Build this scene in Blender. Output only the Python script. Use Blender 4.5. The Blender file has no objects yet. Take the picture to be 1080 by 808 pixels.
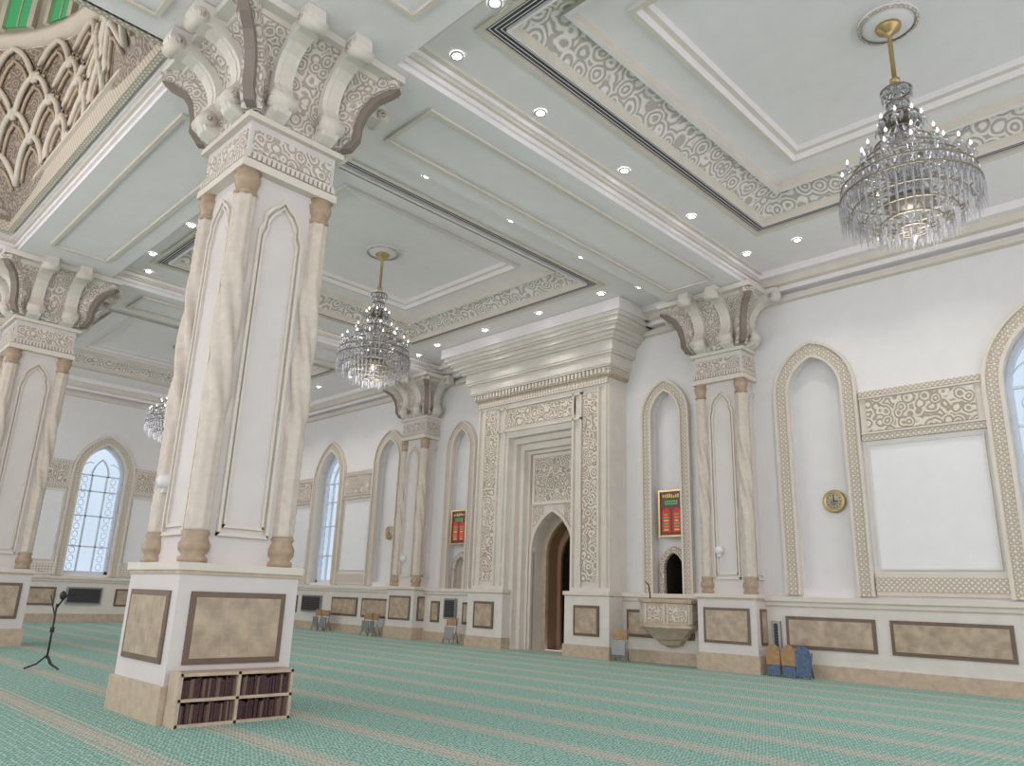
import bpy, bmesh, math, random
from mathutils import Vector, Matrix
random.seed(4)
S=1.5   # metres per unit (camera height)
sc=bpy.context.scene
sc.view_settings.view_transform='Standard'
pi=math.pi
# ---------------------------------------------------------------- materials
MATS={}
def newmat(name):
    m=bpy.data.materials.new(name); m.use_nodes=True
    nt=m.node_tree; b=nt.nodes['Principled BSDF']
    MATS[name]=m
    return m,nt,b
def N(nt,t,**k):
    n=nt.nodes.new(t)
    for a,v in k.items(): setattr(n,a,v)
    return n
def plain(name,col,rough=.6,metal=0,var=.06,scale=3,bump=0,emit=0,ecol=None):
    m,nt,b=newmat(name)
    tc=N(nt,'ShaderNodeTexCoord'); no=N(nt,'ShaderNodeTexNoise'); no.inputs['Scale'].default_value=scale
    no.inputs['Detail'].default_value=5
    nt.links.new(tc.outputs['Object'],no.inputs['Vector'])
    r=N(nt,'ShaderNodeValToRGB')
    r.color_ramp.elements[0].position=.3; r.color_ramp.elements[1].position=.7
    r.color_ramp.elements[0].color=(*[c*(1-var) for c in col],1)
    r.color_ramp.elements[1].color=(*[min(1,c*(1+var)) for c in col],1)
    nt.links.new(no.outputs['Fac'],r.inputs['Fac']); nt.links.new(r.outputs['Color'],b.inputs['Base Color'])
    b.inputs['Roughness'].default_value=rough; b.inputs['Metallic'].default_value=metal
    if bump:
        bp=N(nt,'ShaderNodeBump'); bp.inputs['Strength'].default_value=bump; bp.inputs['Distance'].default_value=.01
        nt.links.new(no.outputs['Fac'],bp.inputs['Height']); nt.links.new(bp.outputs['Normal'],b.inputs['Normal'])
    if emit:
        b.inputs['Emission Color'].default_value=(*(ecol or col),1); b.inputs['Emission Strength'].default_value=emit
    return m
def carved(name,hi,lo,scale,freq=14,warp=.12,rand=1.0,lo_p=.35,hi_p=.6,bump=.6):
    """scroll-work: concentric scrolls inside voronoi cells"""
    m,nt,b=newmat(name)
    tc=N(nt,'ShaderNodeTexCoord'); no=N(nt,'ShaderNodeTexNoise'); no.inputs['Scale'].default_value=scale*.9
    nt.links.new(tc.outputs['Object'],no.inputs['Vector'])
    mx=N(nt,'ShaderNodeVectorMath',operation='MULTIPLY_ADD')
    mx.inputs[1].default_value=(warp,)*3
    nt.links.new(no.outputs['Color'],mx.inputs[0]); nt.links.new(tc.outputs['Object'],mx.inputs[2])
    vo=N(nt,'ShaderNodeTexVoronoi'); vo.inputs['Scale'].default_value=scale; vo.inputs['Randomness'].default_value=rand
    nt.links.new(mx.outputs[0],vo.inputs['Vector'])
    mu=N(nt,'ShaderNodeMath',operation='MULTIPLY'); mu.inputs[1].default_value=freq
    nt.links.new(vo.outputs['Distance'],mu.inputs[0])
    si=N(nt,'ShaderNodeMath',operation='SINE'); nt.links.new(mu.outputs[0],si.inputs[0])
    ma=N(nt,'ShaderNodeMath',operation='MULTIPLY_ADD'); ma.inputs[1].default_value=.5; ma.inputs[2].default_value=.5
    nt.links.new(si.outputs[0],ma.inputs[0])
    r=N(nt,'ShaderNodeValToRGB'); r.color_ramp.elements[0].position=lo_p; r.color_ramp.elements[1].position=hi_p
    r.color_ramp.elements[0].color=(*lo,1); r.color_ramp.elements[1].color=(*hi,1)
    nt.links.new(ma.outputs[0],r.inputs['Fac']); nt.links.new(r.outputs['Color'],b.inputs['Base Color'])
    bp=N(nt,'ShaderNodeBump'); bp.inputs['Strength'].default_value=bump; bp.inputs['Distance'].default_value=.03
    nt.links.new(ma.outputs[0],bp.inputs['Height']); nt.links.new(bp.outputs['Normal'],b.inputs['Normal'])
    b.inputs['Roughness'].default_value=.7
    return m
plain('plaster_white',(.76,.74,.75),.75,var=.02)
plain('panel_white',(.79,.78,.80),.75,var=.02)
plain('ceiling_white',(.82,.775,.79),.8,var=.02)
plain('cream',(.68,.615,.55),.6,var=.04)
plain('stone_cream',(.69,.645,.60),.5,var=.05)
plain('column_stone',(.65,.60,.59),.45,var=.04,scale=2)
plain('tan_stone',(.50,.39,.29),.4,var=.15,scale=6)
plain('shaft_gold',(.61,.53,.46),.5,var=.08,scale=9)
plain('shaft_bronze',(.40,.29,.20),.4,var=.15,scale=9)
plain('marble_brown',(.42,.325,.235),.3,var=.25,scale=5)
plain('frame_dark',(.15,.095,.065),.35,var=.2)
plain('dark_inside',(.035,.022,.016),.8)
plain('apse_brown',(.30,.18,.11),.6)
plain('gold',(.52,.38,.18),.35,metal=.8)
plain('brass_dark',(.26,.23,.18),.35,metal=.7)
plain('leaf_shade',(.24,.19,.165),.6)
plain('grille_dark',(.08,.08,.09),.5)
plain('black',(.02,.02,.02),.5)
plain('grey_metal',(.30,.30,.31),.35,metal=.6)
plain('white_plastic',(.7,.7,.7),.4)
plain('wood',(.36,.21,.10),.45,var=.25,scale=8)
plain('blue_cloth',(.10,.14,.24),.8,var=.3,scale=20)
plain('bulb',(1,.93,.8),emit=3,ecol=(1,.92,.78))
plain('lamp_disc',(1,.97,.9),emit=18,ecol=(1,.96,.88))
plain('book_red',(.06,.022,.025),.6,var=.4,scale=40)
plain('mullion',(.66,.72,.80),.5)
plain('clock_face',(.55,.52,.42),.4)
plain('dome_green',(.05,.25,.10),.4,emit=.35,ecol=(.10,.6,.25))
plain('screen_dark',(.10,.03,.02),.4)
plain('led_red',(.45,.03,.03),emit=.15,ecol=(1,.05,.04))
plain('led_green',(.06,.35,.14),emit=.15,ecol=(.15,.9,.3))
plain('led_yellow',(.65,.5,.2),emit=.1,ecol=(.9,.8,.3))
carved('arabesque',(.73,.67,.60),(.42,.34,.27),4.2,freq=22,warp=.10)
carved('arabesque_fine',(.72,.65,.58),(.46,.37,.29),7,freq=18,warp=.06)
carved('lace',(.73,.68,.62),(.50,.42,.34),9,freq=12,warp=0,rand=0.0,bump=.4)
carved('cove_relief',(.76,.72,.69),(.46,.41,.37),3.0,freq=24,warp=.12)
carved('capital_relief',(.72,.66,.61),(.46,.385,.33),6,freq=20,warp=.05)
carved('dome_relief',(.42,.35,.30),(.23,.185,.155),5,freq=18,warp=.05)
# crystal
m,nt,b=newmat('crystal')
out=nt.nodes['Material Output']
b.inputs['Base Color'].default_value=(.68,.68,.71,1); b.inputs['Roughness'].default_value=.08; b.inputs['Metallic'].default_value=.7
no=N(nt,'ShaderNodeTexNoise'); no.inputs['Scale'].default_value=30
tr=N(nt,'ShaderNodeBsdfTransparent'); mi=N(nt,'ShaderNodeMixShader')
ra=N(nt,'ShaderNodeMapRange'); ra.inputs['To Min'].default_value=.35; ra.inputs['To Max'].default_value=1
nt.links.new(no.outputs['Fac'],ra.inputs['Value']); nt.links.new(ra.outputs[0],mi.inputs[0])
nt.links.new(tr.outputs[0],mi.inputs[1]); nt.links.new(b.outputs[0],mi.inputs[2]); nt.links.new(mi.outputs[0],out.inputs[0])
# frosted window glass
m,nt,b=newmat('window_glass'); out=nt.nodes['Material Output']
tr=N(nt,'ShaderNodeBsdfTransparent'); tr.inputs[0].default_value=(.39,.465,.54,1)
no=N(nt,'ShaderNodeTexNoise'); no.inputs['Scale'].default_value=1.5
ra=N(nt,'ShaderNodeMapRange'); ra.inputs['To Min'].default_value=.0; ra.inputs['To Max'].default_value=.3
nt.links.new(no.outputs['Fac'],ra.inputs['Value'])
mi=N(nt,'ShaderNodeMixShader'); b.inputs['Roughness'].default_value=.2; b.inputs['Base Color'].default_value=(.35,.45,.55,1)
nt.links.new(ra.outputs[0],mi.inputs[0]); nt.links.new(tr.outputs[0],mi.inputs[1]); nt.links.new(b.outputs[0],mi.inputs[2]); nt.links.new(mi.outputs[0],out.inputs[0])
# carpet: rows parallel to the qibla wall
m,nt,b=newmat('carpet'); L=nt.links
tc=N(nt,'ShaderNodeTexCoord'); sx=N(nt,'ShaderNodeSeparateXYZ'); L.new(tc.outputs['Object'],sx.inputs[0])
def mth(op,a,bv=None,c=None):
    n=N(nt,'ShaderNodeMath',operation=op)
    for i,v in enumerate((a,bv,c)):
        if v is None: continue
        if isinstance(v,(int,float)): n.inputs[i].default_value=v
        else: L.new(v,n.inputs[i])
    return n.outputs[0]
P=1.22
fr=mth('FRACT',mth('DIVIDE',sx.outputs['Y'],P))
dist=mth('ABSOLUTE',mth('SUBTRACT',fr,.5))       # 0 at stripe centre
rs=N(nt,'ShaderNodeValToRGB'); cr=rs.color_ramp; cr.interpolation='LINEAR'
cr.elements[0].position=0; cr.elements[0].color=(.85,.85,.85,1)
cr.elements[1].position=.155; cr.elements[1].color=(0,0,0,1)
for p,v in ((.06,.85),(.07,.2),(.10,.2),(.11,.8),(.145,.8)):
    e=cr.elements.new(p); e.color=(v,v,v,1)
L.new(dist,rs.inputs[0])
# small repeating rosettes
vo=N(nt,'ShaderNodeTexVoronoi'); vo.inputs['Scale'].default_value=12; vo.inputs['Randomness'].default_value=.15
L.new(tc.outputs['Object'],vo.inputs['Vector'])
mot=mth('MULTIPLY_ADD',mth('SINE',mth('MULTIPLY',vo.outputs['Distance'],15)),.5,.5)
n2=N(nt,'ShaderNodeTexNoise'); n2.inputs['Scale'].default_value=20; n2.inputs['Detail'].default_value=3
L.new(tc.outputs['Object'],n2.inputs['Vector'])
mot2=mth('MULTIPLY_ADD',n2.outputs['Fac'],.9,mth('MULTIPLY_ADD',mot,.55,-.25))
rf=N(nt,'ShaderNodeValToRGB'); cr=rf.color_ramp
cr.elements[0].position=.25; cr.elements[0].color=(.08,.25,.215,1)
cr.elements[1].position=.8; cr.elements[1].color=(.52,.66,.585,1)
e=cr.elements.new(.5); e.color=(.215,.42,.365,1)
L.new(mot2,rf.inputs[0])
rb=N(nt,'ShaderNodeValToRGB'); cr=rb.color_ramp
cr.elements[0].position=.3; cr.elements[0].color=(.33,.30,.25,1)
cr.elements[1].position=.6; cr.elements[1].color=(.62,.55,.47,1)
L.new(mot2,rb.inputs[0])
mx=N(nt,'ShaderNodeMix',data_type='RGBA'); L.new(rs.outputs[0],mx.inputs[0]); L.new(rf.outputs[0],mx.inputs[6]); L.new(rb.outputs[0],mx.inputs[7])
L.new(mx.outputs[2],b.inputs['Base Color']); b.inputs['Roughness'].default_value=.95
bp=N(nt,'ShaderNodeBump'); bp.inputs['Strength'].default_value=.3; L.new(n2.outputs['Fac'],bp.inputs['Height']); L.new(bp.outputs[0],b.inputs['Normal'])

# ---------------------------------------------------------------- mesh builder
class MB:
    def __init__(s,name,org=(0,0,0)):
        s.name=name; s.V=[]; s.F=[]; s.M=[]; s.SM=[]; s.mats=[]; s.org=Vector(org); s.T=lambda p:p
    def add(s,vs,fs,mat,smooth=False):
        if mat not in s.mats: s.mats.append(mat)
        mi=s.mats.index(mat); o=len(s.V)
        for v in vs: s.V.append((Vector(s.T(v))-s.org)*S)
        for f in fs: s.F.append([i+o for i in f]); s.M.append(mi); s.SM.append(smooth)
    def box(s,a0,a1,d0,d1,z0,z1,mat):
        vs=[(a,d,z) for a in (a0,a1) for d in (d0,d1) for z in (z0,z1)]
        s.add(vs,[(0,1,3,2),(4,6,7,5),(0,4,5,1),(2,3,7,6),(0,2,6,4),(1,5,7,3)],mat)
    def quad(s,a,b,c,d,mat): s.add([a,b,c,d],[(0,1,2,3)],mat)
    def lathe(s,cx,cy,prof,n,mat,smooth=True,ph=0,cap=True,fn=None):
        vs=[];fs=[]
        for r,z in prof:
            for i in range(n):
                t=2*pi*i/n+ph; rr=r*(fn(t,z) if fn else 1)
                vs.append((cx+rr*math.cos(t),cy+rr*math.sin(t),z))
        for j in range(len(prof)-1):
            for i in range(n):
                k=(i+1)%n; fs.append((j*n+i,j*n+k,(j+1)*n+k,(j+1)*n+i))
        if cap:
            fs.append(tuple(range(n))[::-1]); fs.append(tuple(range((len(prof)-1)*n,len(prof)*n)))
        s.add(vs,fs,mat,smooth)
    def strip(s,outer,inner,d0,d1,mat,caps=True):
        n=len(outer); vs=[];fs=[]
        for (a,z),(b_,y) in zip(outer,inner):
            vs+=[(a,d1,z),(b_,d1,y),(a,d0,z),(b_,d0,y)]
        for i in range(n-1):
            p=4*i;q=p+4
            fs+=[(p,p+1,q+1,q),(p,q,q+2,p+2),(p+1,p+3,q+3,q+1)]
        if caps:
            fs+=[(0,2,3,1),(4*n-4,4*n-3,4*n-1,4*n-2)]
        s.add(vs,fs,mat)
    def fill(s,path,d,mat):
        n=len(path); vs=[(a,d,z) for a,z in path]; fs=[]
        for i in range(n//2):
            j=n-1-i
            if j-1>i+1: fs.append((i,i+1,j-1,j))
            elif j-1==i+1: fs.append((i,i+1,j))
        s.add(vs,fs,mat)
    def prism(s,prof,w0,w1,mat,smooth=False):
        n=len(prof); vs=[(w0,d,z) for d,z in prof]+[(w1,d,z) for d,z in prof]
        fs=[tuple(range(n)),tuple(range(n,2*n))[::-1]]+[(i,(i+1)%n,n+(i+1)%n,n+i) for i in range(n)]
        s.add(vs,fs,mat,smooth)
    def tube(s,pts,r,mat,n=5):
        pts=[Vector(p) for p in pts]; vs=[];fs=[]
        for i,p in enumerate(pts):
            t=(pts[min(i+1,len(pts)-1)]-pts[max(i-1,0)]).normalized()
            up=Vector((0,0,1)) if abs(t.z)<.9 else Vector((1,0,0))
            x=t.cross(up).normalized(); y=t.cross(x)
            rr=r[i] if isinstance(r,(list,tuple)) else r
            for k in range(n):
                a=2*pi*k/n; vs.append(tuple(p+x*math.cos(a)*rr+y*math.sin(a)*rr))
        for i in range(len(pts)-1):
            for k in range(n):
                l=(k+1)%n; fs.append((i*n+k,i*n+l,(i+1)*n+l,(i+1)*n+k))
        fs.append(tuple(range(n))); fs.append(tuple(range((len(pts)-1)*n,len(pts)*n))[::-1])
        s.add(vs,fs,mat,n>4)
    def drop(s,x,y,z,w,hgt,mat='crystal'):
        s.add([(x,y,z),(x+w,y,z-hgt*.3),(x,y+w,z-hgt*.3),(x-w,y,z-hgt*.3),(x,y-w,z-hgt*.3),(x,y,z-hgt)],
              [(0,1,2),(0,2,3),(0,3,4),(0,4,1),(5,2,1),(5,3,2),(5,4,3),(5,1,4)],mat)
    def ring(s,cx,cy,h0,z0,h1,z1,mat):
        (x0,y0),(x1,y1)=h0,h1
        o=[(cx-x0,cy-y0,z0),(cx+x0,cy-y0,z0),(cx+x0,cy+y0,z0),(cx-x0,cy+y0,z0)]
        i=[(cx-x1,cy-y1,z1),(cx+x1,cy-y1,z1),(cx+x1,cy+y1,z1),(cx-x1,cy+y1,z1)]
        s.add(o+i,[(k,(k+1)%4,4+(k+1)%4,4+k) for k in range(4)],mat)
    def done(s,parent=None):
        me=bpy.data.meshes.new(s.name); me.from_pydata([tuple(v) for v in s.V],[],s.F)
        for m in s.mats: me.materials.append(MATS[m])
        me.polygons.foreach_set('material_index',s.M); me.polygons.foreach_set('use_smooth',s.SM)
        bm=bmesh.new(); bm.from_mesh(me); bmesh.ops.recalc_face_normals(bm,faces=bm.faces); bm.to_mesh(me); bm.free()
        o=bpy.data.objects.new(s.name,me); sc.collection.objects.link(o); o.location=s.org*S
        if parent: o.parent=parent
        return o
def arch(c,hw,zb,zs,za,n=9):
    rise=za-zs
    if rise<hw: rise=hw
    r=(rise*rise+hw*hw)/(2*hw)
    a1=math.acos(max(-1,min(1,(r-hw)/r)))
    left=[]
    for i in range(n+1):
        t=a1*i/n
        x=c-hw+r-r*math.cos(t); z=zs+r*math.sin(t)*(za-zs)/rise
        left.append((x,z))
    left[-1]=(c,za)
    right=[(2*c-x,z) for x,z in left[:-1]][::-1]
    return [(c-hw,zb)]+left+right+[(c+hw,zb)]
def wallseg(b,a0,a1,z0,z1,mat,d=0,ar=None):
    if ar is None: b.quad((a0,d,z0),(a1,d,z0),(a1,d,z1),(a0,d,z1),mat); return
    p=arch(*ar); c,hw,zb=ar[:3]
    b.quad((a0,d,z0),(c-hw,d,z0),(c-hw,d,z1),(a0,d,z1),mat)
    b.quad((c+hw,d,z0),(a1,d,z0),(a1,d,z1),(c+hw,d,z1),mat)
    if zb>z0: b.quad((c-hw,d,z0),(c+hw,d,z0),(c+hw,d,zb),(c-hw,d,zb),mat)
    for (x,z),(x2,z2) in zip(p[1:-2],p[2:-1]): b.quad((x,d,z),(x2,d,z2),(x2,d,z1),(x,d,z1),mat)
def reveal(b,ar,d0,d1,mat):
    p=arch(*ar)
    for (x,z),(x2,z2) in zip(p[:-1],p[1:]): b.quad((x,d0,z),(x2,d0,z2),(x2,d1,z2),(x,d1,z),mat)
    b.quad((p[0][0],d0,p[0][1]),(p[-1][0],d0,p[-1][1]),(p[-1][0],d1,p[-1][1]),(p[0][0],d1,p[0][1]),mat)
def archframe(b,c,hi,ho,zb,zs,za,d0,d1,mat):
    w=ho-hi
    b.strip(arch(c,ho,zb,zs,za+w*1.15),arch(c,hi,zb,zs,za),d0,d1,mat)
YW=12.0; XL=-23.6; XR=8.0; YB=-8.0; ZS=6.6
TQ=lambda p:(p[0],YW-p[1],p[2])
TL=lambda p:(XL+p[1],p[0],p[2])
# ---------------------------------------------------------------- floor
f=MB('floor'); f.box(XL,XR,YB,YW,-.1,0,'carpet'); f.done()
# ---------------------------------------------------------------- walls
niches=[-4.92,-16.5]; sniches=[-7.8,-13.6]; wins=[(-1.68,'q'),(-19.4,'q')]
segs=[(-23.6,-17.9,('w',-19.4)),(-17.9,-15.3,('n',-16.5)),(-15.3,-12.45,('s',-13.6)),(-8.8,-6.4,('s',-7.8)),
      (-6.4,-3.5,('n',-4.92)),(-3.5,XR,('w',-1.68))]
WIN=(.62,1.25,4.1,5.05); 
w=MB('wall_qibla'); w.T=TQ
for a0,a1,(k,c) in segs:
    if k=='w': ar=(c,WIN[0],WIN[1],WIN[2],WIN[3])
    elif k=='n': ar=(c,.46,1.3,4.45,5.05)
    else: ar=(c,.34,1.15,4.45,4.95)
    wallseg(w,a0,a1,0,ZS,'plaster_white',0,ar)
    reveal(w,ar,0,-.16 if k!='w' else -.35,'cream' if k=='w' else 'plaster_white')
    if k=='n': w.fill(arch(*ar),-.16,'plaster_white')
    if k=='s':
        wallseg(w,c-.36,c+.36,1.1,5.1,'plaster_white',-.16,(c+.02,.2,1.15,1.62,1.9))
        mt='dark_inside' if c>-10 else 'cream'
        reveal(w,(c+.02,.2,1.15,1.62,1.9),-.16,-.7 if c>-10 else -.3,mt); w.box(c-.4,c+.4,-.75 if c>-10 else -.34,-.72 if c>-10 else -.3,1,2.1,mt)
w.box(-12.45,-8.8,-.05,0,4.3,ZS,'plaster_white')
w.done()
w=MB('wall_left'); w.T=TL
wallseg(w,YB,3.0,0,ZS,'plaster_white'); 
arL=(7.1,.62,1.25,4.0,4.9)
wallseg(w,3.0,12.0,0,ZS,'plaster_white',0,arL); reveal(w,arL,0,-.35,'cream'); w.done()
# ---------------------------------------------------------------- wall ornament trim
def band(b,a0,a1):
    b.box(a0,a1,0,.05,3.52,4.30,'cream'); b.box(a0,a1,.05,.07,3.52,3.60,'lace'); b.box(a0,a1,.05,.07,4.22,4.30,'lace')
    b.box(a0+.1,a1-.1,.05,.075,3.66,4.16,'arabesque')
    for z in (3.63,4.19): b.box(a0,a1,.05,.09,z-.012,z+.012,'cream')
    b.strip([(a0+.06,1.58),(a1-.06,1.58),(a1-.06,3.46),(a0+.06,3.46),(a0+.06,1.58)],[(a0+.085,1.605),(a1-.085,1.605),(a1-.085,3.435),(a0+.085,3.435),(a0+.085,1.605)],0,.04,'stone_cream',False)
    b.box(a0+.085,a1-.085,0,.015,1.605,3.435,'panel_white')
    b.box(a0,a1,0,.05,1.22,1.54,'cream'); b.box(a0,a1,.05,.07,1.28,1.48,'lace')
t=MB('trim_1'); t.T=TQ
for c in niches:
    archframe(t,c,.46,.66,1.2,4.45,5.05,-.02,.06,'lace'); archframe(t,c,.64,.68,1.2,4.45,5.27,0,.1,'cream'); archframe(t,c,.43,.47,1.2,4.45,5.03,-.02,.09,'cream')
for c in sniches:
    archframe(t,c,.34,.5,1.15,4.45,4.95,-.02,.06,'lace'); archframe(t,c,.49,.53,1.15,4.45,5.12,0,.1,'cream'); archframe(t,c,.31,.35,1.15,4.45,4.93,-.02,.09,'cream')
    archframe(t,c+.02,.2,.3,1.15,1.62,1.9,-.16,-.08,'arabesque_fine')
for c,_ in wins:
    archframe(t,c,.62,.80,1.2,4.1,5.05,-.02,.06,'lace'); archframe(t,c,.79,.84,1.2,4.1,5.26,0,.1,'cream'); archframe(t,c,.58,.63,1.2,4.1,5.02,-.02,.09,'cream')
for a0,a1 in ((-4.22,-2.52),(-.84,1.2),(-18.56,-17.2),(-23.5,-20.24)): band(t,a0,a1)
for a0,a1 in ((XL,-12.9),(-8.3,XR)):
    t.box(a0,a1,0,.12,6.12,6.2,'cream'); t.box(a0,a1,0,.2,6.28,6.36,'ceiling_white'); t.box(a0,a1,0,.32,6.36,6.48,'cream'); t.box(a0,a1,0,.45,6.48,6.6,'ceiling_white')
t.done()
t=MB('trim_2'); t.T=TL
archframe(t,7.1,.62,.80,1.2,4.0,4.9,-.02,.06,'lace'); archframe(t,7.1,.79,.84,1.2,4.0,5.1,0,.1,'cream'); archframe(t,7.1,.58,.63,1.2,4.0,4.88,-.02,.09,'cream')
band(t,3.4,6.26); band(t,7.94,11.5); band(t,-6,2.6)
for a0,a1 in ((YB,YW-.46),):
    t.box(a0,a1,0,.12,6.12,6.2,'cream'); t.box(a0,a1,0,.2,6.28,6.36,'ceiling_white'); t.box(a0,a1,0,.32,6.36,6.48,'cream'); t.box(a0,a1,0,.45,6.48,6.6,'ceiling_white')
t.done()
def dado(b,a0,a1,panels):
    b.box(a0,a1,0,.2,0,1.10,'stone_cream'); b.box(a0,a1,0,.25,1.10,1.17,'cream'); b.box(a0,a1,.2,.22,1.02,1.035,'tan_stone'); b.box(a0,a1,0,.235,0,.2,'tan_stone')
    for p0,p1 in panels:
        b.box(p0,p1,.2,.225,.41,.88,'frame_dark'); b.box(p0+.05,p1-.05,.225,.232,.46,.83,'marble_brown')
t=MB('baseboard_qibla'); t.T=TQ
dado(t,-8.70,XR,[(-5.57,-4.23),(-4.03,-2.52),(-2.3,-.9),(-.7,.7),(-8.6,-7.2)])
dado(t,XL,-12.50,[(-14.3+.1,-13.9),(-13.1,-12.7),(-17.0,-15.75),(-18.4,-17.2),(-21.6,-20.2),(-23.2,-21.8)])
t.done()
t=MB('baseboard_left'); t.T=TL
dado(t,YB,YW-.25,[(3.6,4.9),(5.1,6.4),(7.9,9.2),(9.4,10.7),(1.2,2.6)])
t.done()
# ---------------------------------------------------------------- windows
def window(name,T,c,zb,zs,za):
    b=MB(name); b.T=T
    b.fill(arch(c,.62,zb,zs,za),-.3,'window_glass')
    archframe(b,c,.54,.62,zb,zs,za-.09,-.32,-.2,'mullion')
    b.box(c-.62,c+.62,-.32,-.2,zb,zb+.08,'mullion')
    for x in (-.2,.2): b.box(c+x-.02,c+x+.02,-.29,-.23,zb,zs,'mullion')
    archframe(b,c,.20,.24,zs-.01,zs,zs+.45,-.29,-.23,'mullion')
    for z in (zb+.75,zb+1.6,zb+2.3,zs): b.box(c-.56,c+.56,-.29,-.23,z-.018,z+.018,'mullion')
    for k in range(12):
        z0=zb+.2+k*.22
        if z0>zs-.1: break
        for x in (-.38,.38):
            pts=[(c+x+.075*math.cos(t*pi/4),-.26,z0+.09*math.sin(t*pi/4)) for t in range(9)]
            b.tube(pts,.009,'mullion',4)
    for x,s_ in ((-.2,-1),(.2,1)):
        b.tube([(c+s_*(.22+.3*u),-.26,zs+.35-.3*u*u+.15*u) for u in (0,.25,.5,.75,1)],.012,'mullion',4)
    b.done()
window('window_1',TQ,-1.68,1.25,4.1,5.05); window('window_2',TQ,-19.4,1.25,4.1,5.05); window('window_3',TL,7.1,1.25,4.0,4.9)
# ---------------------------------------------------------------- mihrab
MC=-10.6
b=MB('mihrab'); b.T=TQ; D=.55; HW=1.86
for s_ in (-1,1):
    x0,x1=sorted((MC+s_*.9,MC+s_*HW)); b.box(x0,x1,.0,D,0,5.27,'stone_cream')
    x0,x1=sorted((MC+s_*.84,MC+s_*(HW+.04))); b.box(x0,x1,0,D+.07,0,1.08,'stone_cream'); b.box(x0-.02,x1+.02,0,D+.1,1.10,1.17,'cream'); b.box(x0,x1,0,D+.07,1.08,1.10,'tan_stone'); b.box(x0-.02,x1+.02,0,D+.1,0,.22,'tan_stone')
    pc=MC+s_*1.38; b.box(pc-.3,pc+.3,D+.07,D+.095,.38,.92,'frame_dark'); b.box(pc-.25,pc+.25,D+.095,D+.1,.43,.87,'marble_brown')
    x0,x1=sorted((MC+s_*1.22,MC+s_*1.60)); b.box(x0,x1,D,D+.03,1.35,5.02,'arabesque')
    for xx in (1.18,1.62,1.80,.98): b.box(MC+s_*xx-.02,MC+s_*xx+.02,D,D+.06,1.25,5.1,'cream')
b.box(MC-.9,MC+.9,.0,D,4.37,5.27,'stone_cream')
b.box(MC-1.0,MC+1.0,D,D+.035,4.62,4.98,'arabesque'); 
for z in (4.52,5.04): b.box(MC-1.2,MC+1.2,D,D+.06,z-.02,z+.02,'cream')
b.box(MC-HW,MC+HW,D,D+.07,5.15,5.27,'lace')
for i,(hw,zt,d0) in enumerate(((.9,4.37,.38),(.80,4.25,.24),(.70,4.12,.10))):
    nh=(.80,.70,.64)[i]; nz=(4.25,4.12,4.05)[i]
    b.strip([(MC-hw,0),(MC-hw,zt),(MC+hw,zt),(MC+hw,0)],[(MC-nh,0),(MC-nh,nz),(MC+nh,nz),(MC+nh,0)],-.02,d0,('cream','stone_cream','cream')[i])
A1=(MC,.56,0,1.95,2.78)
wallseg(b,MC-.7,MC+.7,0,4.15,'stone_cream',.02,A1)
b.box(MC-.52,MC+.52,.02,.05,3.0,3.95,'arabesque'); 
b.strip([(MC-.58,2.94),(MC-.58,4.01),(MC+.58,4.01),(MC+.58,2.94),(MC-.58,2.94)],[(MC-.52,3.0),(MC-.52,3.95),(MC+.52,3.95),(MC+.52,3.0),(MC-.52,3.0)],.02,.08,'cream',False)
archframe(b,MC,.56,.62,0,1.95,2.78,.0,.09,'cream')
b.box(MC-.6,MC-.3,.02,.035,2.5,2.92,'arabesque_fine'); b.box(MC+.3,MC+.6,.02,.035,2.5,2.92,'arabesque_fine')
reveal(b,A1,.02,-.3,'cream')
archframe(b,MC,.46,.72,0,1.9,2.62,-.36,-.28,'tan_stone')
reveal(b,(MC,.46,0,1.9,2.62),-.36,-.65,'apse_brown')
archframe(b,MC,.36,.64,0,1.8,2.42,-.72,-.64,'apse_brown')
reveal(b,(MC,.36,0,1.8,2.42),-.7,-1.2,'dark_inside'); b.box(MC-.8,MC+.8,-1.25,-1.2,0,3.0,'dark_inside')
ent=[(1.92,.60,5.27,5.32,'tan_stone'),(1.95,.64,5.32,5.46,'lace'),(2.0,.70,5.46,5.50,'cream'),(2.02,.72,5.50,5.70,'stone_cream'),(2.09,.78,5.70,5.75,'cream'),
     (2.12,.80,5.75,5.95,'stone_cream'),(2.20,.87,5.95,6.0,'cream'),(2.26,.92,6.0,6.07,'stone_cream'),(2.34,1.0,6.07,6.15,'stone_cream'),(2.42,1.05,6.15,6.2,'cream'),(2.48,1.1,6.2,6.28,'stone_cream'),(2.54,1.15,6.28,6.36,'stone_cream'),(2.60,1.2,6.36,6.59,'ceiling_white')]
for hw,d,z0,z1,m_ in ent: b.box(MC-hw,MC+hw,0,d,z0,z1,m_)
k=-1.9
while k<1.9: b.box(MC+k,MC+k+.05,.64,.70,5.34,5.44,'cream'); k+=.1
b.done()
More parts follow.
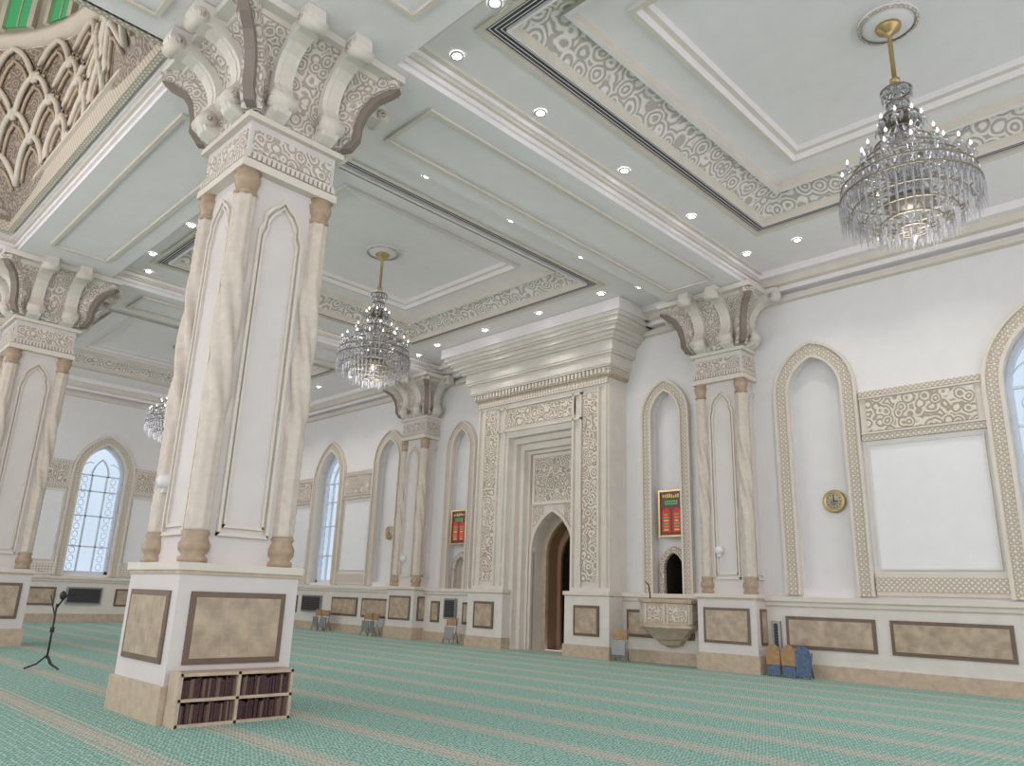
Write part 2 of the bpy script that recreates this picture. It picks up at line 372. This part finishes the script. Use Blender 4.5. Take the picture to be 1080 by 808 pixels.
# ---------------------------------------------------------------- columns
def column(name,cx,cy,zt=6.32):
    b=MB(name,(cx,cy,0))
    R=[lambda p,k=k:(cx+ (p[0]*math.cos(k*pi/2)-p[1]*math.sin(k*pi/2)), cy+(p[0]*math.sin(k*pi/2)+p[1]*math.cos(k*pi/2)), p[2]) for k in range(4)]
    b.T=R[0]
    b.box(-.55,.55,-.55,.55,0,.27,'tan_stone'); b.box(-.52,.52,-.52,.52,.27,1.11,'column_stone'); b.box(-.55,.55,-.55,.55,1.13,1.19,'cream'); b.box(-.535,.535,-.535,.535,1.10,1.13,'tan_stone')
    b.box(-.40,.40,-.40,.40,1.19,4.8,'column_stone')
    b.box(-.50,.50,-.50,.50,4.78,4.86,'cream'); b.box(-.46,.46,-.46,.46,4.86,5.3,'column_stone'); b.box(-.52,.52,-.52,.52,5.28,5.34,'cream')
    for k in range(4):
        b.T=R[k]
        b.box(-.41,.41,.52,.535,.42,.97,'frame_dark'); b.box(-.365,.365,.535,.54,.465,.925,'marble_brown')
        for x in (-.12,.12): b.box(x-.002,x+.002,.54,.542,.465,.925,'tan_stone')
        b.box(-.365,.365,.54,.542,.693,.697,'tan_stone')
        for hw_,zlo,zin,th_ in ((.235,1.42,0,.436),(.185,1.49,.055,.425)):
            f_=hw_/.235
            o=[(-.23*f_,zlo),(-.23*f_,4.25-zin),(-.19*f_,4.33-zin),(-.19*f_,4.42-zin),(-.12*f_,4.52-zin),(-.06*f_,4.56-zin),(0,4.62-zin),(.06*f_,4.56-zin),(.12*f_,4.52-zin),(.19*f_,4.42-zin),(.19*f_,4.33-zin),(.23*f_,4.25-zin),(.23*f_,zlo)]
            i_=[(x*.89,zlo+.03 if z<2 else z-.03) for x,z in o]
            b.strip(o,i_,.40,th_,'cream'); b.box(-.23*f_,.23*f_,.40,th_,zlo,zlo+.03,'cream')
        b.box(-.42,.42,.46,.475,4.98,5.2,'capital_relief')
        for x in range(-9,10): b.box(x*.05-.014,x*.05+.014,.46,.495,4.88,4.95,'cream')
        br=[(.40,5.34),(.54,5.34),(.63,5.38),(.69,5.46),(.69,5.55),(.64,5.62),(.60,5.70),(.60,5.80),(.63,5.90),(.70,6.0),(.80,6.07),(.92,6.10),(1.02,6.09),(1.09,6.13),(1.12,6.20),(1.10,zt),(.40,zt)]
        for w0,w1 in ((-.36,-.17),(.17,.36)):
            b.prism(br,w0,w1,'stone_cream')
            b.prism([(d_+.012,z_) for d_,z_ in br[1:-2]]+[(.5,6.25),(.5,5.4)],w0+.05,w1-.05,'cream')
        b.prism([(.40,5.34),(.50,5.36),(.53,5.50),(.51,5.70),(.52,5.85),(.58,6.0),(.70,6.12),(.84,6.2),(.86,zt),(.4,zt)],-.17,.17,'capital_relief')
        for s_ in (-1,1):
            b.tube([(x,.63,5.50) for x in (s_*.14,s_*.39)],.085,'cream',10); b.tube([(x,1.04,6.16) for x in (s_*.14,s_*.39)],.075,'cream',10)
            b.tube([(x,.63,5.50) for x in (s_*.13,s_*.40)],.04,'capital_relief',8); b.tube([(x,1.04,6.16) for x in (s_*.13,s_*.40)],.035,'capital_relief',8)
    core=[(.44,5.34),(.46,5.6),(.48,5.8),(.54,5.95),(.62,6.05),(.74,6.12),(.78,6.18)]
    b.T=lambda p:p
    for (h0,z0),(h1,z1) in zip(core[:-1],core[1:]): b.ring(cx,cy,(h0,h0),z0,(h1,h1),z1,'capital_relief')
    b.T=R[0]
    b.box(-.80,.80,-.80,.80,6.17,6.23,'cream'); b.box(-.92,.92,-.92,.92,6.23,zt,'stone_cream')
    for k in range(4):
        a=pi/4+k*pi/2; ca,sa=math.cos(a),math.sin(a)
        b.T=lambda p:(cx+ca*p[1]-sa*p[0],cy+sa*p[1]+ca*p[0],p[2])
        b.prism([(.58,5.36),(.70,5.38),(.80,5.50),(.82,5.66),(.86,5.84),(.96,6.0),(1.12,6.10),(1.24,6.13),(1.26,6.2),(1.1,6.23),(.8,6.2),(.66,6.0),(.60,5.7)],-.10,.10,'capital_relief')
        b.prism([(.70,5.38),(.80,5.40),(.88,5.52),(.89,5.68),(.94,5.84),(1.04,5.98),(1.18,6.06),(1.26,6.13),(1.12,6.11),(.96,6.02),(.85,5.85),(.80,5.66),(.78,5.50)],-.05,.05,'leaf_shade')  # dark crescent: the leaf's shadow built as a thin blade in dark colour
    b.T=lambda p:p
    for sx_ in (-1,1):
        for sy in (-1,1):
            x,y=cx+sx_*.385,cy+sy*.385
            def fn(t,z):
                # straight beaded flutes, rope twist in the middle, blended
                w_=max(0,min(1,(z-2.3)/.3))*max(0,min(1,(4.0-z)/.3))
                str_=.12*math.cos(8*t)*(.6+.4*math.cos(z*75))
                rope=.20*math.cos(4*t+(z-3.1)*9.5)
                return 1+str_*(1-w_)+rope*w_
            b.lathe(x,y,[(.115,1.19),(.118,1.23),(.09,1.25),(.122,1.29),(.126,1.34),(.098,1.40),(.114,1.43),(.1,1.45)],20,'shaft_bronze')
            n_=130; prof=[(.1,1.45+3.07*i/n_) for i in range(n_+1)]
            b.lathe(x,y,prof,32,'shaft_gold',True,fn=fn)
            b.lathe(x,y,[(.10,4.52),(.112,4.55),(.090,4.58),(.115,4.66),(.124,4.71),(.10,4.74),(.12,4.78)],20,'shaft_bronze')
    return b.done()
COLX=-6.66
column('column',COLX,3.05); column('column',-15.0,3.05)
column('engaged_column',-6.42,12.0); column('engaged_column',-15.0,12.0)
# ---------------------------------------------------------------- ceiling
c=MB('ceiling')
def rect(b,x0,x1,y0,y1,z,m_):
    if x1>x0 and y1>y0: b.quad((x0,y0,z),(x1,y0,z),(x1,y1,z),(x0,y1,z),m_)
def cell(x0,x1,y0,y1,hole=None):
    if not hole: rect(c,x0,x1,y0,y1,ZS,'ceiling_white'); return
    hx0,hx1,hy0,hy1=hole
    rect(c,x0,hx0,y0,y1,ZS,'ceiling_white'); rect(c,hx1,x1,y0,y1,ZS,'ceiling_white')
    rect(c,hx0,hx1,y0,hy0,ZS,'ceiling_white'); rect(c,hx0,hx1,hy1,y1,ZS,'ceiling_white')
def coffer(cx,cy,hx,hy):
    def rr(i0,z0,i1,z1,m_): c.ring(cx,cy,(hx-i0,hy-i0),z0,(hx-i1,hy-i1),z1,m_)
    rr(-.06,ZS-.03,.0,ZS-.03,'cream'); rr(-.06,ZS-.03,-.06,ZS,'cream'); rr(0,ZS-.03,0,ZS+.02,'cream')
    rr(0,ZS+.02,.17,ZS+.02,'grille_dark')
    for i in (.035,.08,.125): rr(i,ZS,i+.012,ZS,'ceiling_white')
    rr(.17,ZS+.02,.17,ZS-.03,'ceiling_white'); rr(.17,ZS-.03,.2,ZS-.03,'ceiling_white'); rr(.2,ZS-.03,.2,ZS+.05,'cream')
    rr(.2,ZS+.05,.24,ZS+.07,'cream'); rr(.24,ZS+.07,.34,ZS+.16,'cove_relief'); rr(.34,ZS+.16,.48,ZS+.24,'cove_relief'); rr(.48,ZS+.24,.58,ZS+.26,'cove_relief')
    rr(.58,ZS+.26,.58,ZS+.2,'cream'); rr(.58,ZS+.2,.64,ZS+.2,'ceiling_white'); rr(.64,ZS+.2,.64,ZS+.32,'cream')
    rr(.64,ZS+.32,1.05,ZS+.32,'ceiling_white')
    rr(1.05,ZS+.32,1.05,ZS+.27,'ceiling_white'); rr(1.05,ZS+.27,1.11,ZS+.27,'cream'); rr(1.11,ZS+.27,1.14,ZS+.34,'ceiling_white'); rr(1.14,ZS+.34,1.2,ZS+.35,'cream'); rr(1.2,ZS+.35,1.22,ZS+.42,'ceiling_white')
    rect(c,cx-hx+1.22,cx+hx-1.22,cy-hy+1.22,cy+hy-1.22,ZS+.42,'ceiling_white')
BC=[-19.3,-10.7,-2.1]
for x0,x1,bc in ((XL,-15.0,-19.3),(-15.0,-6.4,-10.7),(-6.4,2.2,-2.1)):
    cell(x0,x1,3.05,YW,(bc-2.75,bc+2.75,4.25,10.15)); coffer(bc,7.2,2.75,2.95)
cell(2.2,XR,3.05,YW)
DC=(-10.7,-1.12); DH=3.25
cell(-15.0,-6.4,-5.3,3.05,(DC[0]-DH,DC[0]+DH,DC[1]-DH,DC[1]+DH)); cell(-15.0,-6.4,YB,-5.3); cell(XL,-15.0,YB,3.05); cell(-6.4,XR,YB,3.05)
c.done()
b=MB('ceiling_beams')
def beaminset(b,x0,x1,y0,y1):
    cx,cy=(x0+x1)/2,(y0+y1)/2; hx,hy=(x1-x0)/2,(y1-y0)/2
    b.ring(cx,cy,(hx,hy),6.325,(hx,hy),6.29,'cream'); b.ring(cx,cy,(hx,hy),6.29,(hx-.05,hy-.05),6.29,'cream'); b.ring(cx,cy,(hx-.05,hy-.05),6.29,(hx-.05,hy-.05),6.325,'cream')
for bx in (-15.0,-6.4,2.2):
    for hw,z0,z1,m_ in ((.92,6.56,6.6,'cream'),(.86,6.50,6.56,'ceiling_white'),(.82,6.46,6.50,'cream'),(.78,6.40,6.46,'ceiling_white'),(.74,6.33,6.40,'ceiling_white')):
        b.box(bx-hw,bx+hw,YB,YW,z0,z1,m_)
    beaminset(b,bx-.45,bx+.45,4.5,10.7); beaminset(b,bx-.45,bx+.45,-4.5,1.8)
for hw,z0,z1,m_ in ((.92,6.555,6.6,'cream'),(.86,6.495,6.555,'ceiling_white'),(.82,6.455,6.495,'cream'),(.78,6.395,6.455,'ceiling_white'),(.74,6.325,6.395,'ceiling_white')):
    b.box(XL,XR,3.05-hw,3.05+hw,z0,z1,m_)
for x0,x1 in ((-13.4,-8.2),(-5,1),(-22,-16.5)): beaminset(b,x0,x1,2.6,3.5)
b.done()
# ---------------------------------------------------------------- dome
b=MB('dome',(DC[0],DC[1],ZS))
def SP(phi,t):
    rs=DH/max(abs(math.cos(phi)),abs(math.sin(phi))); s_=t**.7
    r=rs*(1-s_)+DH*s_
    return (DC[0]+r*math.cos(phi),DC[1]+r*math.sin(phi),ZS+t*2.4)
n=96;vs=[];fs=[]
for j in range(13):
    for i in range(n): vs.append(SP(2*pi*i/n,j/12))
for j in range(12):
    for i in range(n):
        k=(i+1)%n; fs.append((j*n+i,j*n+k,(j+1)*n+k,(j+1)*n+i))
b.add(vs,fs,'dome_relief',True)
NA=24
for row in range(4):
    for i in range(NA):
        p0=2*pi*(i+(row%2)*.5)/NA; wd=2*pi/NA*.5
        base=.14+row*.20
        for sc_,rad,m_,inn in ((1,.045,'cream',.06),(.68,.025,'tan_stone',.04)):
            pts=[]
            for q in range(-8,9):
                u=q/8; tt=base+.24*(sc_-abs(u)**2.0*sc_)+(.02 if q==0 else 0)
                x,y,z=SP(p0+wd*u*sc_,min(.99,tt)); 
                vx,vy=DC[0]-x,DC[1]-y; l=math.hypot(vx,vy); pts.append((x+vx/l*inn,y+vy/l*inn,z))
            b.tube(pts,rad,m_,6)
zt=ZS+2.4
b.lathe(DC[0],DC[1],[(DH,zt),(DH-.2,zt+.02),(DH-.2,zt+.15),(DH-.05,zt+.2),(DH-.05,zt+1.8),(DH-.2,zt+1.9),(DH-.1,zt+2.0)],64,'cream',True,cap=False)
prof=[((DH-.1)*math.cos(a*pi/24),zt+2.0+(DH)*math.sin(a*pi/24)) for a in range(13)]
b.lathe(DC[0],DC[1],prof,64,'dome_relief',True,cap=False)
for i in range(24):
    a=2*pi*(i+.5)/24; ca,sa=math.cos(a),math.sin(a)
    b.T=lambda p:(DC[0]+ca*(DH-.05-p[1])-sa*p[0],DC[1]+sa*(DH-.05-p[1])+ca*p[0],p[2])
    b.fill(arch(0,.22,zt+.35,zt+1.2,zt+1.55),.04,'dome_green'); archframe(b,0,.21,.3,zt+.3,zt+1.2,zt+1.55,0,.1,'stone_cream')
    b.box(-.01,.01,.04,.06,zt+.35,zt+1.5,'cream')
b.T=lambda p:p
for hw,z0,z1,m_ in ((DH+.10,ZS-.05,ZS+.05,'cream'),(DH-.0,ZS-.08,ZS+.30,'lace'),(DH-.05,ZS+.30,ZS+.36,'cream')):
    b.ring(DC[0],DC[1],(hw+.02,hw+.02),z0,(hw-.06,hw-.06),z0,m_); b.ring(DC[0],DC[1],(hw-.06,hw-.06),z0,(hw-.06,hw-.06),z1,m_)
dome=b.done()
def plight(name,x,y,z,e,col=(1,.93,.88),r=.6,parent=None):
    l=bpy.data.lights.new(name,'POINT'); l.energy=e; l.color=col; l.shadow_soft_size=r
    lo=bpy.data.objects.new(name,l); sc.collection.objects.link(lo); lo.parent=parent; lo.location=(x*S,y*S,z*S)
plight('dome_lamp',0,0,1.0,380,(1,.88,.76),.8,dome)
for x,y in ((-2.1,-1.1),(-19.3,-1.1),(-10.7,-1.1)): plight('rear_fill_light',x,y,4.0,240,(1,.95,.93))  # unseen fill lights added in the rear bays to brighten ceiling and columns
# ---------------------------------------------------------------- downlights
b=MB('recessed_downlights')
def dl(x,y,z=ZS):
    b.lathe(x,y,[(.075,z-.004),(.075,z-.02),(.05,z-.02)],16,'white_plastic',True,cap=False)
    b.lathe(x,y,[(.05,z-.012),(.002,z-.012)],16,'lamp_disc',True,cap=False)
spots=[]
for k in range(5):
    y=3.98+1.68*k
    for bx in (-15.0,-6.4,2.2):
        for sgn in (-1,1): dl(bx+sgn*1.06,y+ (0 if k else .35))
for k in range(-1,3):
    for bc in (BC[0],BC[2]): dl(bc+(k-.5)*1.6,10.75); spots.append((bc+(k-.5)*1.6,10.75))
for k in range(4): dl(MC+(k-1.5)*1.6,10.5); spots.append((MC+(k-1.5)*1.6,10.5))
for bc in BC:
    for k in range(4): dl(bc+(k-1.5)*1.6,4.08)
dlo=b.done()
for x,y in spots:
    l=bpy.data.lights.new('downlight_beam','SPOT'); l.energy=140; l.color=(1,.95,.87); l.spot_size=1.9; l.spot_blend=.8; l.shadow_soft_size=.07
    lo=bpy.data.objects.new('downlight_beam',l); sc.collection.objects.link(lo); lo.parent=dlo; lo.location=(x*S,y*S,(ZS-.05)*S)
# ---------------------------------------------------------------- chandeliers
def chandelier(cx,cy):
    zc=ZS+.42
    b=MB('chandelier',(cx,cy,0))
    b.lathe(cx,cy,[(.30,zc),(.30,zc-.03),(.24,zc-.04),(.22,zc-.06),(.1,zc-.07)],24,'ceiling_white')
    b.lathe(cx,cy,[(.29,zc-.02),(.30,zc-.045),(.27,zc-.05)],24,'lace',cap=False)
    b.lathe(cx,cy,[(.13,zc-.06),(.12,zc-.10),(.05,zc-.14),(.024,zc-.2),(.024,6.32),(.05,6.3),(.05,6.26),(.025,6.24)],14,'gold')
    b.lathe(cx,cy,[(.02,6.3),(.06,6.2),(.03,6.1),(.05,5.95),(.03,5.8),(.07,5.6),(.04,5.45),(.09,5.25),(.06,5.1),(.14,5.02),(.20,4.93),(.18,4.82),(.10,4.74),(.04,4.70),(.05,4.62),(.0,4.52)],14,'crystal')
    for r,z,L_ in ((.14,6.16,.11),(.10,6.0,.09),(.18,5.84,.13),(.14,5.68,.12),(.26,5.52,.15),(.38,5.36,.19),(.50,5.22,.24),(.61,5.08,.28),(.63,4.96,.28),(.52,4.84,.24),(.40,4.74,.20),(.27,4.66,.18),(.15,4.58,.14)):
        b.lathe(cx,cy,[(r,z+.012),(r+.012,z),(r,z-.012),(r-.012,z),(r,z+.012)],32,'brass_dark',cap=False)
        n_=max(12,int(r*90))
        for i in range(n_):
            a=2*pi*i/n_; b.drop(cx+r*math.cos(a),cy+r*math.sin(a),z-.01,.018,L_*random.uniform(.75,1.2))
        for i in range(6):
            a=2*pi*i/6; b.tube([(cx+.04*math.cos(a),cy+.04*math.sin(a),z),(cx+r*math.cos(a),cy+r*math.sin(a),z)],.007,'brass_dark',4)
    b.lathe(cx,cy,[(.05,4.72),(.16,4.76),(.235,4.86),(.22,4.9),(.1,4.9)],20,'brass_dark')
    b.lathe(cx,cy,[(.03,5.74),(.12,5.76),(.16,5.82),(.1,5.83)],16,'brass_dark')
    for i in range(26):
        a=2*pi*i/26
        for q in range(10):
            u=q/9; r=.20+.42*u; z=5.56-.50*(u**.6)
            b.drop(cx+r*math.cos(a),cy+r*math.sin(a),z,.014,.06)
    for i in range(16):
        a=2*pi*i/16
        for q in range(8):
            u=q/7; r=.04+.10*u; b.drop(cx+r*math.cos(a),cy+r*math.sin(a),6.25-.12*u,.011,.04)
            r=.09+.09*u; b.drop(cx+r*math.cos(a),cy+r*math.sin(a),5.98-.16*u,.011,.04)
            r=.13+.13*u; b.drop(cx+r*math.cos(a),cy+r*math.sin(a),5.70-.18*u,.011,.04)
    for n_,R_,z0,ph in ((16,.58,5.20,0),(10,.36,5.44,.2),(8,.20,5.74,.1)):
        for i in range(n_):
            a=2*pi*i/n_+ph; ca,sa=math.cos(a),math.sin(a)
            pts=[(cx+ca*(.06+(R_-.06)*u),cy+sa*(.06+(R_-.06)*u),z0-.10*math.sin(u*pi)) for u in (0,.25,.5,.75,1)]
            b.tube(pts,.011,'crystal',5)
            x,y=cx+ca*R_,cy+sa*R_
            b.lathe(x,y,[(.012,z0-.02),(.04,z0+.01),(.042,z0+.02),(.014,z0+.025),(.014,z0+.08)],8,'crystal')
            b.lathe(x,y,[(.010,z0+.08),(.013,z0+.10),(.002,z0+.13)],6,'bulb')
            for q in range(4): 
                aa=a+q*pi/2; b.drop(x+.038*math.cos(aa),y+.038*math.sin(aa),z0+.01,.011,.08)
    b.drop(cx,cy,4.55,.04,.12)
    o=b.done()
    plight('chandelier_glow',0,0,4.0,190,(1,.95,.92),.6,o)
for x,y in ((-1.95,7.4),(-10.65,7.2),(-19.3,7.2)): chandelier(x,y)
# ---------------------------------------------------------------- minbar balcony
b=MB('minbar_balcony',(-7.62,11.72,0)); x,y=-7.62,11.74
ph=pi/8
b.lathe(x,y,[(.05,.28),(.20,.32),(.26,.40),(.32,.42),(.40,.50),(.53,.60),(.57,.61),(.57,.65),(.53,.67),(.53,1.0),(.58,1.02),(.59,1.07),(.53,1.08)],8,'tan_stone',False,ph=ph)
for i in range(8):
    a=2*pi*(i+.5)/8+ph; ca,sa=math.cos(a),math.sin(a); r=.53*math.cos(pi/8)
    b.T=lambda p:(x+ca*(r+p[1])-sa*p[0],y+sa*(r+p[1])+ca*p[0],p[2])
    b.box(-.16,.16,0,.012,.72,.95,'arabesque_fine')
    b.box(-.19,-.17,0,.03,.68,1.0,'cream'); b.box(.17,.19,0,.03,.68,1.0,'cream')
b.T=lambda p:p
b.tube([(-7.75,11.3,1.07),(-7.78,11.3,1.3),(-7.85,11.3,1.36)],.012,'black',5)
b.done()
# ---------------------------------------------------------------- displays, clocks, lamps
def display(cx,z0,z1,d=0):
    b=MB('prayer_time_display',(cx,YW,z0)); b.T=TQ
    b.box(cx-.25,cx+.25,d,d+.02,z0,z1,'frame_dark'); 
    b.strip([(cx-.27,z0),(cx-.27,z1),(cx+.27,z1),(cx+.27,z0),(cx-.27,z0)],[(cx-.235,z0+.035),(cx-.235,z1-.035),(cx+.235,z1-.035),(cx+.235,z0+.035),(cx-.235,z0+.035)],d,d+.05,'gold',False)
    b.box(cx-.24,cx+.24,d+.02,d+.025,z0+.03,z1-.03,'screen_dark')
    for s_ in (-1,1):
        b.fill([(cx+s_*.11+(x_-0)*1,z_) for x_,z_ in arch(0,.09,z0+.09,z0+.42,z0+.54,4)],d+.028,'led_red')
        for i in range(6):
            w_=random.uniform(.035,.06); b.box(cx+s_*.11-w_,cx+s_*.11+w_,d+.03,d+.034,z0+.12+i*.055,z0+.145+i*.055,'led_green' if i%3 else 'led_yellow')
    for i in range(8):
        h_=random.uniform(.03,.07); b.box(cx-.18+i*.045,cx-.155+i*.045,d+.025,d+.03,z1-.15+random.uniform(0,.02),z1-.14+h_,'led_yellow')
    b.box(cx-.13,cx+.13,d+.025,d+.03,z1-.27,z1-.2,'led_green')
    for i in range(5): b.box(cx-.11+i*.048,cx-.085+i*.048,d+.03,d+.034,z1-.255,z1-.215,'screen_dark')
    b.done()
display(-7.72,2.17,3.03,.0); display(-13.58,2.17,2.98,.0)
def clock(cx,z,d=-.15):
    b=MB('wall_clock',(cx,YW,z))
    b.T=lambda p:(cx+p[0],YW-d-p[2],z+p[1])
    b.lathe(0,0,[(.16,0),(.185,.02),(.175,.05),(.14,.06),(.125,.04)],28,'gold'); b.lathe(0,0,[(.13,.0),(.13,.045)],28,'clock_face'); b.lathe(0,0,[(.065,.045),(.065,.048)],20,'marble_brown')
    b.box(-.006,.006,-.01,.1,.048,.055,'black'); b.box(-.01,.07,-.006,.006,.048,.055,'black')
    for i in range(12):
        a=i*pi/6; b.box(.10*math.cos(a)-.008,.10*math.cos(a)+.008,.10*math.sin(a)-.008,.10*math.sin(a)+.008,.045,.05,'black')
    b.done()
clock(-4.8,2.65); clock(-16.5,2.55)
def sensor(x,y,z,dx,dy):
    b=MB('wall_speaker',(x,y,z)); 
    b.T=lambda p:(x+dx*p[2]+dy*p[0],y+dy*p[2]+dx*p[0],z+p[1])
    b.lathe(0,0,[(.07,0),(.075,.03),(.06,.09),(.02,.11)],14,'white_plastic'); b.box(-.03,.03,-.1,-.04,0,.06,'white_plastic'); b.done()
sensor(-6.95,2.65,1.9,0,-1); sensor(-6.55,11.6,1.88,0,-1); sensor(-15.1,11.6,1.85,0,-1)
def grille(T,c,z0,z1,hw,name='air_vent'):
    b=MB(name); b.T=T
    b.box(c-hw,c+hw,.2,.26,z0,z1,'grey_metal'); b.box(c-hw+.04,c+hw-.04,.26,.265,z0+.04,z1-.04,'black')
    z=z0+.06
    while z<z1-.05: b.box(c-hw+.04,c+hw-.04,.265,.28,z,z+.012,'grille_dark'); z+=.045
    b.done()
grille(TQ,-13.5,.5,.95,.2); grille(TQ,-19.4,.45,.9,.5); grille(TL,7.1,.45,.9,.45); grille(TQ,-5.72,.35,.8,.07)
# ---------------------------------------------------------------- bookshelf at the column foot
b=MB('bookshelf'); fx=COLX+.56
b.T=lambda p:(fx+p[1],3.03+p[0],p[2])
W=.47
b.box(-W,W,0,.02,0,.38,'wood')
for x in (-W,-.012,W-.024): b.box(x,x+.024,.02,.17,0,.38,'tan_stone')
for z in (0.0,.175,.355): b.box(-W,W,.02,.17,z,z+.022,'tan_stone')
for z in (.022,.197):
    for x0,x1 in ((-W+.024,-.012),(.012,W-.024)):
        x=x0
        while x<x1-.02:
            t_=random.uniform(.014,.022); b.box(x,x+t_-.002,.03,.15+random.uniform(-.01,.01),z,z+random.uniform(.12,.145),random.choice(['book_red','book_red','frame_dark'])); x+=t_
b.box(-W-.012,-W,0,.18,0,.39,'tan_stone'); b.done()
# ---------------------------------------------------------------- mic stand
b=MB('microphone_stand',(-10.67,2.96,0)); x,y=-10.67,2.96
b.lathe(x,y,[(.012,.12),(.012,.75)],8,'black')
for i in range(3):
    a=.4+i*2*pi/3; b.tube([(x,y,.16),(x+.10*math.cos(a),y+.10*math.sin(a),.06),(x+.22*math.cos(a),y+.22*math.sin(a),.012)],.011,'black',5)
b.tube([(x,y,.7),(x+.02,y+.06,.82),(x+.03,y+.1,.86)],.012,'black',5); b.lathe(x+.02,y+.04,[(.02,.80),(.04,.84),(.035,.88),(.01,.9)],8,'black')
b.tube([(x,y,.6),(x-.03,y-.08,.85)],.008,'black',5); b.lathe(x,y,[(.025,.42),(.025,.48)],8,'black')
b.done()
# ---------------------------------------------------------------- folding stools / chairs leaning by the wall
def fstool(x,y,kind):
    b=MB('folding_stool',(x,y,0))
    m_='wood' if kind==0 else 'blue_cloth'
    for sx_ in (-.09,.09):
        b.tube([(x+sx_,y-.09,.013),(x+sx_*.9,y+.06,.36)],.013,'grey_metal' if kind==0 else 'blue_cloth',5); b.tube([(x+sx_,y+.05,.013),(x+sx_*.9,y-.04,.30)],.013,'grey_metal' if kind==0 else 'blue_cloth',5)
    for z in (.06,.2): b.tube([(x-.09,y-.06,z),(x+.09,y-.06,z)],.01,'grey_metal',5)
    o=arch(x,.11,.17 if kind==0 else .03,.34,.47,5)
    vs=[(a,y-.085,z) for a,z in o]+[(a,y-.055,z) for a,z in o]; n_=len(o)
    b.add(vs,[tuple(range(n_)),tuple(range(n_,2*n_))[::-1]]+[(i,(i+1)%n_,n_+(i+1)%n_,n_+i) for i in range(n_)],m_)
    if kind==0: b.box(x-.1,x+.1,y-.08,y-.06,.02,.16,'blue_cloth')
    b.done()
for x,kd in ((-5.66,0),(-5.42,0),(-5.20,1)): fstool(x,11.55,kd)
def fchair(x,y,rot):
    b=MB('folded_chair',(x,y,0)); ca,sa=math.cos(rot),math.sin(rot)
    b.T=lambda p:(x+ca*p[0]-sa*p[1],y+sa*p[0]+ca*p[1],p[2])
    for s_ in (-.14,.14):
        b.tube([(s_,-.12,.012),(s_,.0,.35),(s_,.03,.55)],.012,'grey_metal',5); b.tube([(s_*.85,.10,.012),(s_*.85,-.02,.33)],.012,'grey_metal',5)
    b.box(-.13,.13,-.02,.01,.38,.53,'wood'); b.box(-.12,.12,-.10,-.075,.12,.36,'grey_metal'); b.tube([(-.14,-.08,.1),(.14,-.08,.1)],.01,'grey_metal',5); b.done()
for x,y,r in ((-8.38,11.28,.3),(-15.8,11.4,-.2),(-16.1,11.4,.1),(-18.1,11.45,.2),(-18.45,11.45,0),(-13.05,11.45,.2)): fchair(x,y,r)
# ---------------------------------------------------------------- world & camera
wd=bpy.data.worlds.new('sky'); sc.world=wd; wd.use_nodes=True
bg=wd.node_tree.nodes['Background']; bg.inputs[0].default_value=(.99,.975,1,1); bg.inputs[1].default_value=1.95
cam=bpy.data.cameras.new('camera'); co=bpy.data.objects.new('camera',cam); sc.collection.objects.link(co); sc.camera=co
fpx=795; cam.sensor_width=36; cam.lens=fpx/1080*36; cam.clip_end=300
th=math.atan(227/795); rho=.035; al=pi/4
fw=Vector((-math.sin(al)*math.cos(th),math.cos(al)*math.cos(th),math.sin(th)))
rt=Vector((math.cos(al),math.sin(al),0)); up=rt.cross(fw)
cr_=rt*math.cos(rho)+up*math.sin(rho); cu=up*math.cos(rho)-rt*math.sin(rho)
M=Matrix((cr_,cu,-fw)).transposed().to_4x4(); M.translation=Vector((0,0,1))*S
co.matrix_world=M
